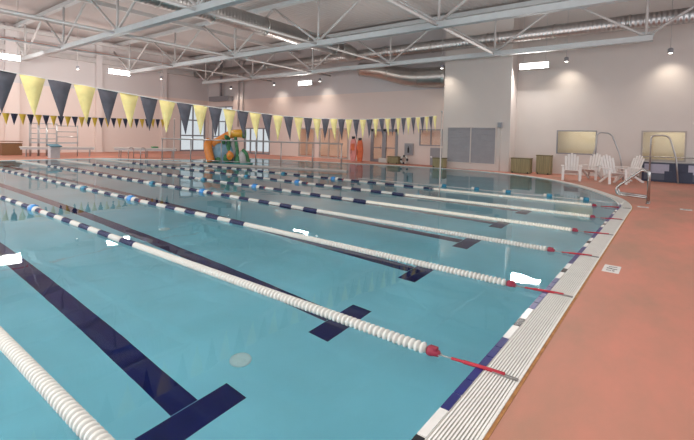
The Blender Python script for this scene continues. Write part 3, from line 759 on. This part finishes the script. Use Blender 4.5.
# ------------------------------------------------------------------ handrails by the curved corner
def pool_rail(y, lab):
    t = thing('pool_handrail', lab, 'handrail', (0.62, y, 0), 0, 'pool entry handrails')
    path = fillet([(0, 0, 0), (0, 0, 0.93), (-0.16, 0, 1.0), (-0.80, 0, 0.42), (-0.78, 0, 0.22), (-0.02, 0, 0.17)], 0.12, 5)
    b = MB(); b.tube(path, 0.034, 10); b.build('loop', M['chrome'], t)
    b = MB(); b.lathe([(0, 0.06), (0.015, 0.06), (0.03, 0.03)], (0, 0, 0), (0, 0, 1)); b.build('flange', M['chrome'], t)
    return t
pool_rail(12.1, 'bent chrome handrail by the curved corner, the one nearer the camera')
pool_rail(12.6, 'bent chrome handrail by the curved corner, the one behind its twin')

# depth markers in the deck
def marker(x, y, wd, ln, lab, rz=0.0):
    t = thing('deck_marker', lab, 'marker', (x, y, 0.0), rz, 'white deck marker tiles')
    b = MB(); b.box((-wd/2, -ln/2, -0.002), (wd/2, ln/2, 0.004)); b.build('tile', M['white_tile'], t)
    for (x0, y0, x1, y1) in ((-0.22, 0.24, 0.30, 0.30), (-0.30, -0.02, 0.02, 0.08), (-0.02, -0.06, 0.34, 0.02), (-0.28, -0.28, 0.02, -0.22), (0.08, -0.31, 0.22, -0.2)):
        b = MB(); b.box((wd*x0, ln*y0, 0.004), (wd*x1, ln*y1, 0.0055)); b.build('print_mark', M['ink'], t)
marker(0.53, 3.76, 0.2, 0.40, 'white marker tile with dark print beside the grating')
marker(0.55, 11.25, 0.26, 0.22, 'small white marker tile at the foot of the chrome handrails')
marker(1.5, 11.6, 0.26, 0.26, 'white marker tile on the deck right of the chrome handrails')
marker(1.60, 5.1, 0.2, 0.42, 'white marker tile cut by the right picture edge')

# drains on the pool floor
for (x, y, lab) in ((-2.52, -0.25, 'round white drain cover on the pool floor near the first lane mark'), (-7.62, 1.7, 'small round white fitting on the pool floor between far lane lines')):
    t = thing('floor_drain', lab, 'drain', (x, y, ZF))
    b = MB(); b.lathe([(0.0, 0.12), (0.012, 0.12), (0.014, 0.085)], (0, 0, 0), (0, 0, 1), 20); b.build('ring', M['drain'], t)
    b = MB(); b.lathe([(0.012, 0.06), (0.02, 0.055)], (0, 0, 0), (0, 0, 1), 16); b.build('cover', M['drain'], t)

# ------------------------------------------------------------------ white resin deck chairs
def chair_parts(t):
    r = M['chair_resin']
    b = MB()
    for k in range(6):
        y = -0.25+k*0.1; b.obox((0, y, 0.43-0.025*k), (0.5, 0.085, 0.025), Matrix.Rotation(-0.2, 3, 'X'), 0.006)
    b.build('seat', r, t)
    b = MB()
    for k in range(5):
        x = -0.2+k*0.1; h = 0.82-0.07*abs(k-2)**1.6*0.6
        p = Vector((x, 0.27, 0.30)); q = Vector((x*1.12, 0.27+h*0.38, 0.30+h)); b.bar(p, q, 0.085, 0.022, 0.01)
    b.bar((-0.24, 0.36, 0.52), (0.24, 0.36, 0.52), 0.05, 0.03); b.bar((-0.24, 0.52, 0.92), (0.24, 0.52, 0.92), 0.05, 0.03)
    b.build('backrest', r, t)
    for s in (-1, 1):
        b = MB(); b.obox((s*0.33, 0.02, 0.60), (0.12, 0.68, 0.028), None, 0.01); b.build('armrest', r, t)
        b = MB(); b.bar((s*0.31, -0.27, 0.0), (s*0.31, -0.24, 0.59), 0.09, 0.035, 0.005); b.build('leg', r, t)
        b = MB(); b.bar((s*0.27, -0.26, 0.42), (s*0.28, 0.5, 0.0), 0.04, 0.09, 0.005); b.build('leg', r, t)
CG = 'white deck chairs on the far deck'
ch = thing('deck_chair', 'white slatted deck chair facing the pool, leftmost of the chairs', 'chair', (-2.55, 18.75, 0), math.radians(10), CG); chair_parts(ch); ch.scale = (1.12, 1.12, 1.12)
for (x, y, a, lab) in ((-1.95, 20.2, -15, 'white slatted deck chair half hidden behind the leftmost chair'),
                       (-0.85, 18.6, 35, 'white slatted deck chair turned sideways, third from the left'),
                       (-0.45, 20.1, -40, 'white slatted deck chair farthest right, behind the chrome handrails')):
    c = copy_tree(ch); c.location = (x, y, 0); c.rotation_euler = (0, 0, math.radians(a)); c['label'] = lab

# bent pipe rails standing before the windows
def pipe_rail(pts, lab):
    t = thing('bent_pipe_rail', lab, 'rail', pts[0], 0, 'tall bent pipe rails')
    o = Vector(pts[0]); path = fillet([Vector(p)-o for p in pts], 0.22, 6)
    b = MB(); b.tube(path, 0.035, 10); b.build('pipe', M['stainless'], t)
    for p in (path[0], path[-1]):
        b = MB(); b.lathe([(0, 0.08), (0.02, 0.08), (0.04, 0.045)], (p.x, p.y, 0), (0, 0, 1)); b.build('foot_plate', M['chrome'], t)
pipe_rail([(-2.2, 21.3, 0), (-2.1, 21.3, 1.0), (-1.93, 21.3, 1.45), (-1.88, 21.3, 2.3), (-1.28, 21.3, 2.26), (-0.88, 21.3, 1.2), (-0.7, 21.3, 0)], 'tall bent pipe rail behind the white chairs')
pipe_rail([(0.32, 21.35, 0), (0.32, 21.35, 2.2), (1.0, 21.35, 2.18), (1.3, 21.35, 1.1), (1.4, 21.35, 0)], 'tall bent pipe rail in front of the right window')

# scorer's table with dark and pale panels
st = thing('pool_cart', 'navy framed low cabinet with pale panels below the right window', 'cabinet', (1.3, 21.9, 0))
b = MB(); b.box((-1.3, -0.25, 0.0), (1.3, 0.35, 0.90), 0.01); b.build('carcass', M['navy_board'], st)
for (x0, x1) in ((-1.2, -0.25), (0.45, 1.22)):
    b = MB(); b.box((x0, -0.265, 0.40), (x1, -0.245, 0.84)); b.build('panel', M['lilac_board'], st)
    b = MB(); b.box((x0, -0.265, 0.10), (x1, -0.245, 0.38)); b.build('panel', M['slate_board'], st)
b = MB(); b.box((-0.42, -0.275, 0.08), (0.62, -0.24, 0.52)); b.box((-0.13, -0.275, 0.5), (0.33, -0.24, 0.86)); b.build('centre_panel', M['navy_board'], st)
b = MB(); b.box((-1.4, -0.3, 0.90), (1.4, 0.4, 0.93)); b.build('worktop', M['frame_grey'], st)
gr = thing('wall_rail', 'thin horizontal steel rail behind the navy cabinet', 'rail', (1.0, 22.3, 0))
b = MB(); b.tube(fillet([(-1.2, 0, 0), (-1.2, 0, 1.16), (2.2, 0, 1.16), (2.2, 0, 0)], 0.1), 0.025, 8); b.build('pipe', M['chrome'], gr)

# olive bins
def bin_(x0, x1, y0, y1, h, lab, lid=True, legs=False):
    t = thing('storage_bin', lab, 'bin', ((x0+x1)/2, (y0+y1)/2, 0), 0, 'olive storage bins')
    w2, d2 = (x1-x0)/2, (y1-y0)/2
    b = MB(); b.box((-w2, -d2, 0.02), (w2, d2, h-0.04), 0.015)
    n = max(4, int((x1-x0)/0.09))
    for k in range(n):
        x = -w2+0.04+k*(2*w2-0.08)/(n-1); b.box((x-0.012, -d2-0.012, 0.05), (x+0.012, -d2+0.005, h-0.06))
    b.build('body', M['olive'], t)
    b = MB(); b.box((-w2-0.02, -d2-0.02, h-0.05), (w2+0.02, d2+0.02, h), 0.012); b.build('lid', M['olive_edge'], t)
    for s in (-1, 1):
        b = MB(); b.lathe([(-0.02, 0.05), (0.02, 0.05)], (s*(w2-0.1), -d2-0.0, 0.05), (1, 0, 0)); b.build('caster', M['black_rubber'], t)
bin_(-5.95, -4.95, 20.95, 21.5, 0.84, 'wide olive wicker bin, left of the pair on the right deck')
bin_(-4.72, -4.0, 21.3, 21.85, 1.04, 'taller narrow olive bin beside the wide bin')
bin_(-10.6, -9.9, 20.75, 21.3, 0.62, 'low olive bin in front of the pale block by its left corner')
bin_(-14.6, -13.75, 21.9, 22.4, 0.5, 'low olive bin beside the life ring')
# life ring
lr = thing('life_ring', 'white and black life ring leaning beside the low olive bin', 'life ring', (-13.38, 22.0, 0.0))
def ring_seg(a0, a1):
    pts = []
    for i in range(9):
        a = a0+(a1-a0)*i/8; pts.append((0.24*math.cos(a), 0.06+0.12*(0.24*math.sin(a)+0.3), 0.31+0.24*math.sin(a)))
    return pts
for k in range(4):
    a0 = PI/4+k*PI/2
    b = MB(); b.tube(ring_seg(a0-0.5, a0+0.5), 0.07, 10); b.build('ring_section', M['white_plastic'], lr)
    b = MB(); b.tube(ring_seg(a0+0.5, a0+PI/2-0.5), 0.074, 10); b.build('band', M['black_rubber'], lr)
# wall cabinet with extinguisher
wb = thing('wall_cabinet', 'small grey cabinet on the back wall above the life ring', 'cabinet', (-13.35, YB-0.02, 1.0))
b = MB(); b.box((-0.33, -0.12, -0.4), (0.33, 0.0, 0.42), 0.01); b.build('case', M['shutter_grey'], wb)
b = MB(); b.box((-0.24, -0.135, -0.3), (0.24, -0.115, 0.32)); b.build('door', M['frame_grey'], wb)
b = MB(); b.lathe([(-0.22, 0.05), (-0.2, 0.06), (0.1, 0.06), (0.15, 0.02), (0.22, 0.02)], (0, -0.15, 0), (0, 0, 1)); b.build('canister', M['black_rubber'], wb)
wb = tag(MB().box((-15.55, 22.2, 0.0), (-14.85, 22.55, 0.33), 0.03).build('folded_towels', M['white_plastic']), 'low white bundle on the deck before the double door', 'towels')
# wall speaker on block
sp = thing('wall_speaker', 'small pale box on the upper right of the pale block', 'speaker', (-6.75, BY, 2.65))
b = MB(); b.box((-0.13, -0.18, -0.13), (0.13, -0.0, 0.17), 0.02); b.build('case', M['shutter_grey'], sp)
b = MB(); b.box((-0.1, -0.19, -0.1), (0.1, -0.175, 0.13)); b.build('grille', M['frame_grey'], sp)
mb = MB(); mb.tube([(-6.75, BY-0.03, 0.0), (-6.75, BY-0.03, 2.5)], 0.02, 6); tag(mb.build('conduit', M['block_paint']), 'thin conduit running down from the small pale box', 'conduit')
# rescue boards leaning by the wall
def board(x, rz, lab, m, h):
    t = thing('rescue_board', lab, 'rescue board', (x, 21.85, 0), rz, 'upright rescue boards')
    poly = []
    for i in range(16):
        a = i/15; poly.append((0.27*math.sin(PI*min(1, 0.10+a*0.86))**0.5, a*h))
    full_ = [(u, v) for u, v in poly]+[(-u, v) for u, v in reversed(poly)]
    b = MB(); b.prism(full_, 'y', -0.06, 0.06); b.build('hull', m, t)
    b = MB(); b.box((-0.15, -0.075, h*0.45), (0.15, -0.055, h*0.75)); b.build('pad', M['red_canvas'], t)
    b = MB(); b.tube([(-0.16, -0.07, h*0.3), (-0.12, -0.11, h*0.35), (-0.12, -0.11, h*0.45), (-0.16, -0.07, h*0.5)], 0.015, 6); b.build('handle', M['black_rubber'], t)
    b = MB(); b.box((-0.12, -0.07, h-0.1), (0.12, 0.06, h+0.10), 0.02); b.build('tip_cap', M['black_rubber'], t)
board(-17.55, 0.1, 'pink red rescue board standing on end, left of the two', M['pink_canvas'], 1.72)
board(-16.95, -0.08, 'orange red rescue board standing on end, right of the two', M['red_canvas'], 1.62)

# ------------------------------------------------------------------ far left deck
def bench(p, q, lab):
    p, q = Vector(p), Vector(q); d = q-p; ln = d.length
    t = thing('deck_bench', lab, 'bench', ((p.x+q.x)/2, (p.y+q.y)/2, 0), math.atan2(d.y, d.x), 'long white benches at the far end')
    b = MB(); b.box((-ln/2, -0.22, 0.60), (ln/2, 0.22, 0.66), 0.01); b.build('seat', M['white_plastic'], t)
    b = MB(); b.box((-ln/2+0.05, -0.19, 0.48), (ln/2-0.05, 0.19, 0.60)); b.build('apron', M['block_grey'], t)
    for s in (-0.42, 0.0, 0.42):
        for u in (-0.16, 0.16):
            b = MB(); b.bar((s*ln, u*1.15, 0), (s*ln+0.03, u, 0.5), 0.05); b.build('leg', M['stainless'], t)
bench((-31.6, 5.4, 0), (-30.3, 9.3, 0), 'long white topped bench at the far end, behind the starting block')
bench((-29.4, 10.2, 0), (-26.6, 13.2, 0), 'long white topped bench at the far end, right of the starting block')
bench((-32.6, 0.5, 0), (-31.9, 4.3, 0), 'long white topped bench cut by the left picture edge')
tag(MB().box((-28.1, 12.05, 0.66), (-27.75, 12.45, 0.76), 0.03).build('kickboard', M['green_foam']), 'green kickboard lying on the right hand bench', 'kickboard')
cr = thing('wooden_crate', 'brown wooden crate standing on the left of the far deck', 'crate', (-34.2, 5.6, 0))
b = MB(); b.box((-0.35, -0.55, 0.0), (0.35, 0.55, 0.75), 0.01); b.build('box', M['wood_brown'], cr)
for z in (0.78, 0.92):
    b = MB(); b.box((-0.37, -0.57, z-0.02), (0.37, 0.57, z+0.03)); b.build('slat', M['wood_brown'], cr)
# starting block
sb = thing('starting_block', 'grey starting block with dark tilted top at the far end', 'starting block', (-29.2, 6.55, 0), 0)
b = MB(); b.box((-0.35, -0.26, 0.0), (0.15, 0.26, 0.72), 0.02); b.build('pedestal', M['block_grey'], sb)
b = MB(); b.obox((-0.05, 0, 0.80), (0.75, 0.62, 0.07), Matrix.Rotation(0.14, 3, 'Y'), 0.015); b.build('platform', M['block_top'], sb)
b = MB(); b.tube(fillet([(0.2, -0.24, 0.45), (0.36, -0.24, 0.55), (0.36, 0.24, 0.55), (0.2, 0.24, 0.45)], 0.06), 0.016, 6); b.build('start_grip', M['stainless'], sb)
b = MB(); b.box((-0.5, -0.2, 0.0), (-0.34, 0.2, 0.4), 0.01); b.build('step', M['block_grey'], sb)
# guard platform of steel tubes
gp = thing('guard_platform', 'tall lattice of thin steel tubes behind the starting block', 'platform', (-32.3, 7.3, 0), math.radians(70))
b = MB(); b.box((-1.1, -0.5, 0.85), (1.6, 0.5, 0.93)); b.build('floor_board', M['stainless'], gp)
for y in (-0.5, 0.5):
    for x in (-1.1, -0.65, -0.2, 0.35, 1.55):
        b = MB(); b.tube([(x, y, 0), (x, y, 2.2 if x < 1 else 2.1)], 0.032, 6); b.build('post', M['stainless'], gp)
    for z in (1.3, 1.65, 2.05):
        b = MB(); b.tube([(0.35, y, z), (1.55, y, z)], 0.026, 6); b.build('side_rail', M['stainless'], gp)
    for z in (1.15, 1.5, 1.85, 2.17):
        b = MB(); b.tube([(-1.1, y, z), (0.35, y, z)], 0.024, 6); b.build('side_rail', M['stainless'], gp)
for k in range(5):
    b = MB(); b.tube([(-1.1, -0.5, 0.3+0.38*k), (-1.1, 0.5, 0.3+0.38*k)], 0.024, 6); b.build('rung', M['stainless'], gp)
# ladder hoops at the far corner
ld = thing('pool_ladder', 'pair of small steel ladder hoops at the far pool corner', 'ladder', (-26.75, 10.35, 0), math.radians(38))
for s in (-0.4, 0.4):
    b = MB(); b.tube(fillet([(s, 0.55, 0), (s, 0.55, 0.72), (s, -0.15, 0.72), (s, -0.15, 0.0)], 0.3, 6), 0.028, 8); b.build('hoop', M['stainless'], ld)
b = MB(); b.tube([(-0.4, 0.55, 0.35), (0.4, 0.55, 0.35)], 0.02, 6); b.build('cross_bar', M['stainless'], ld)
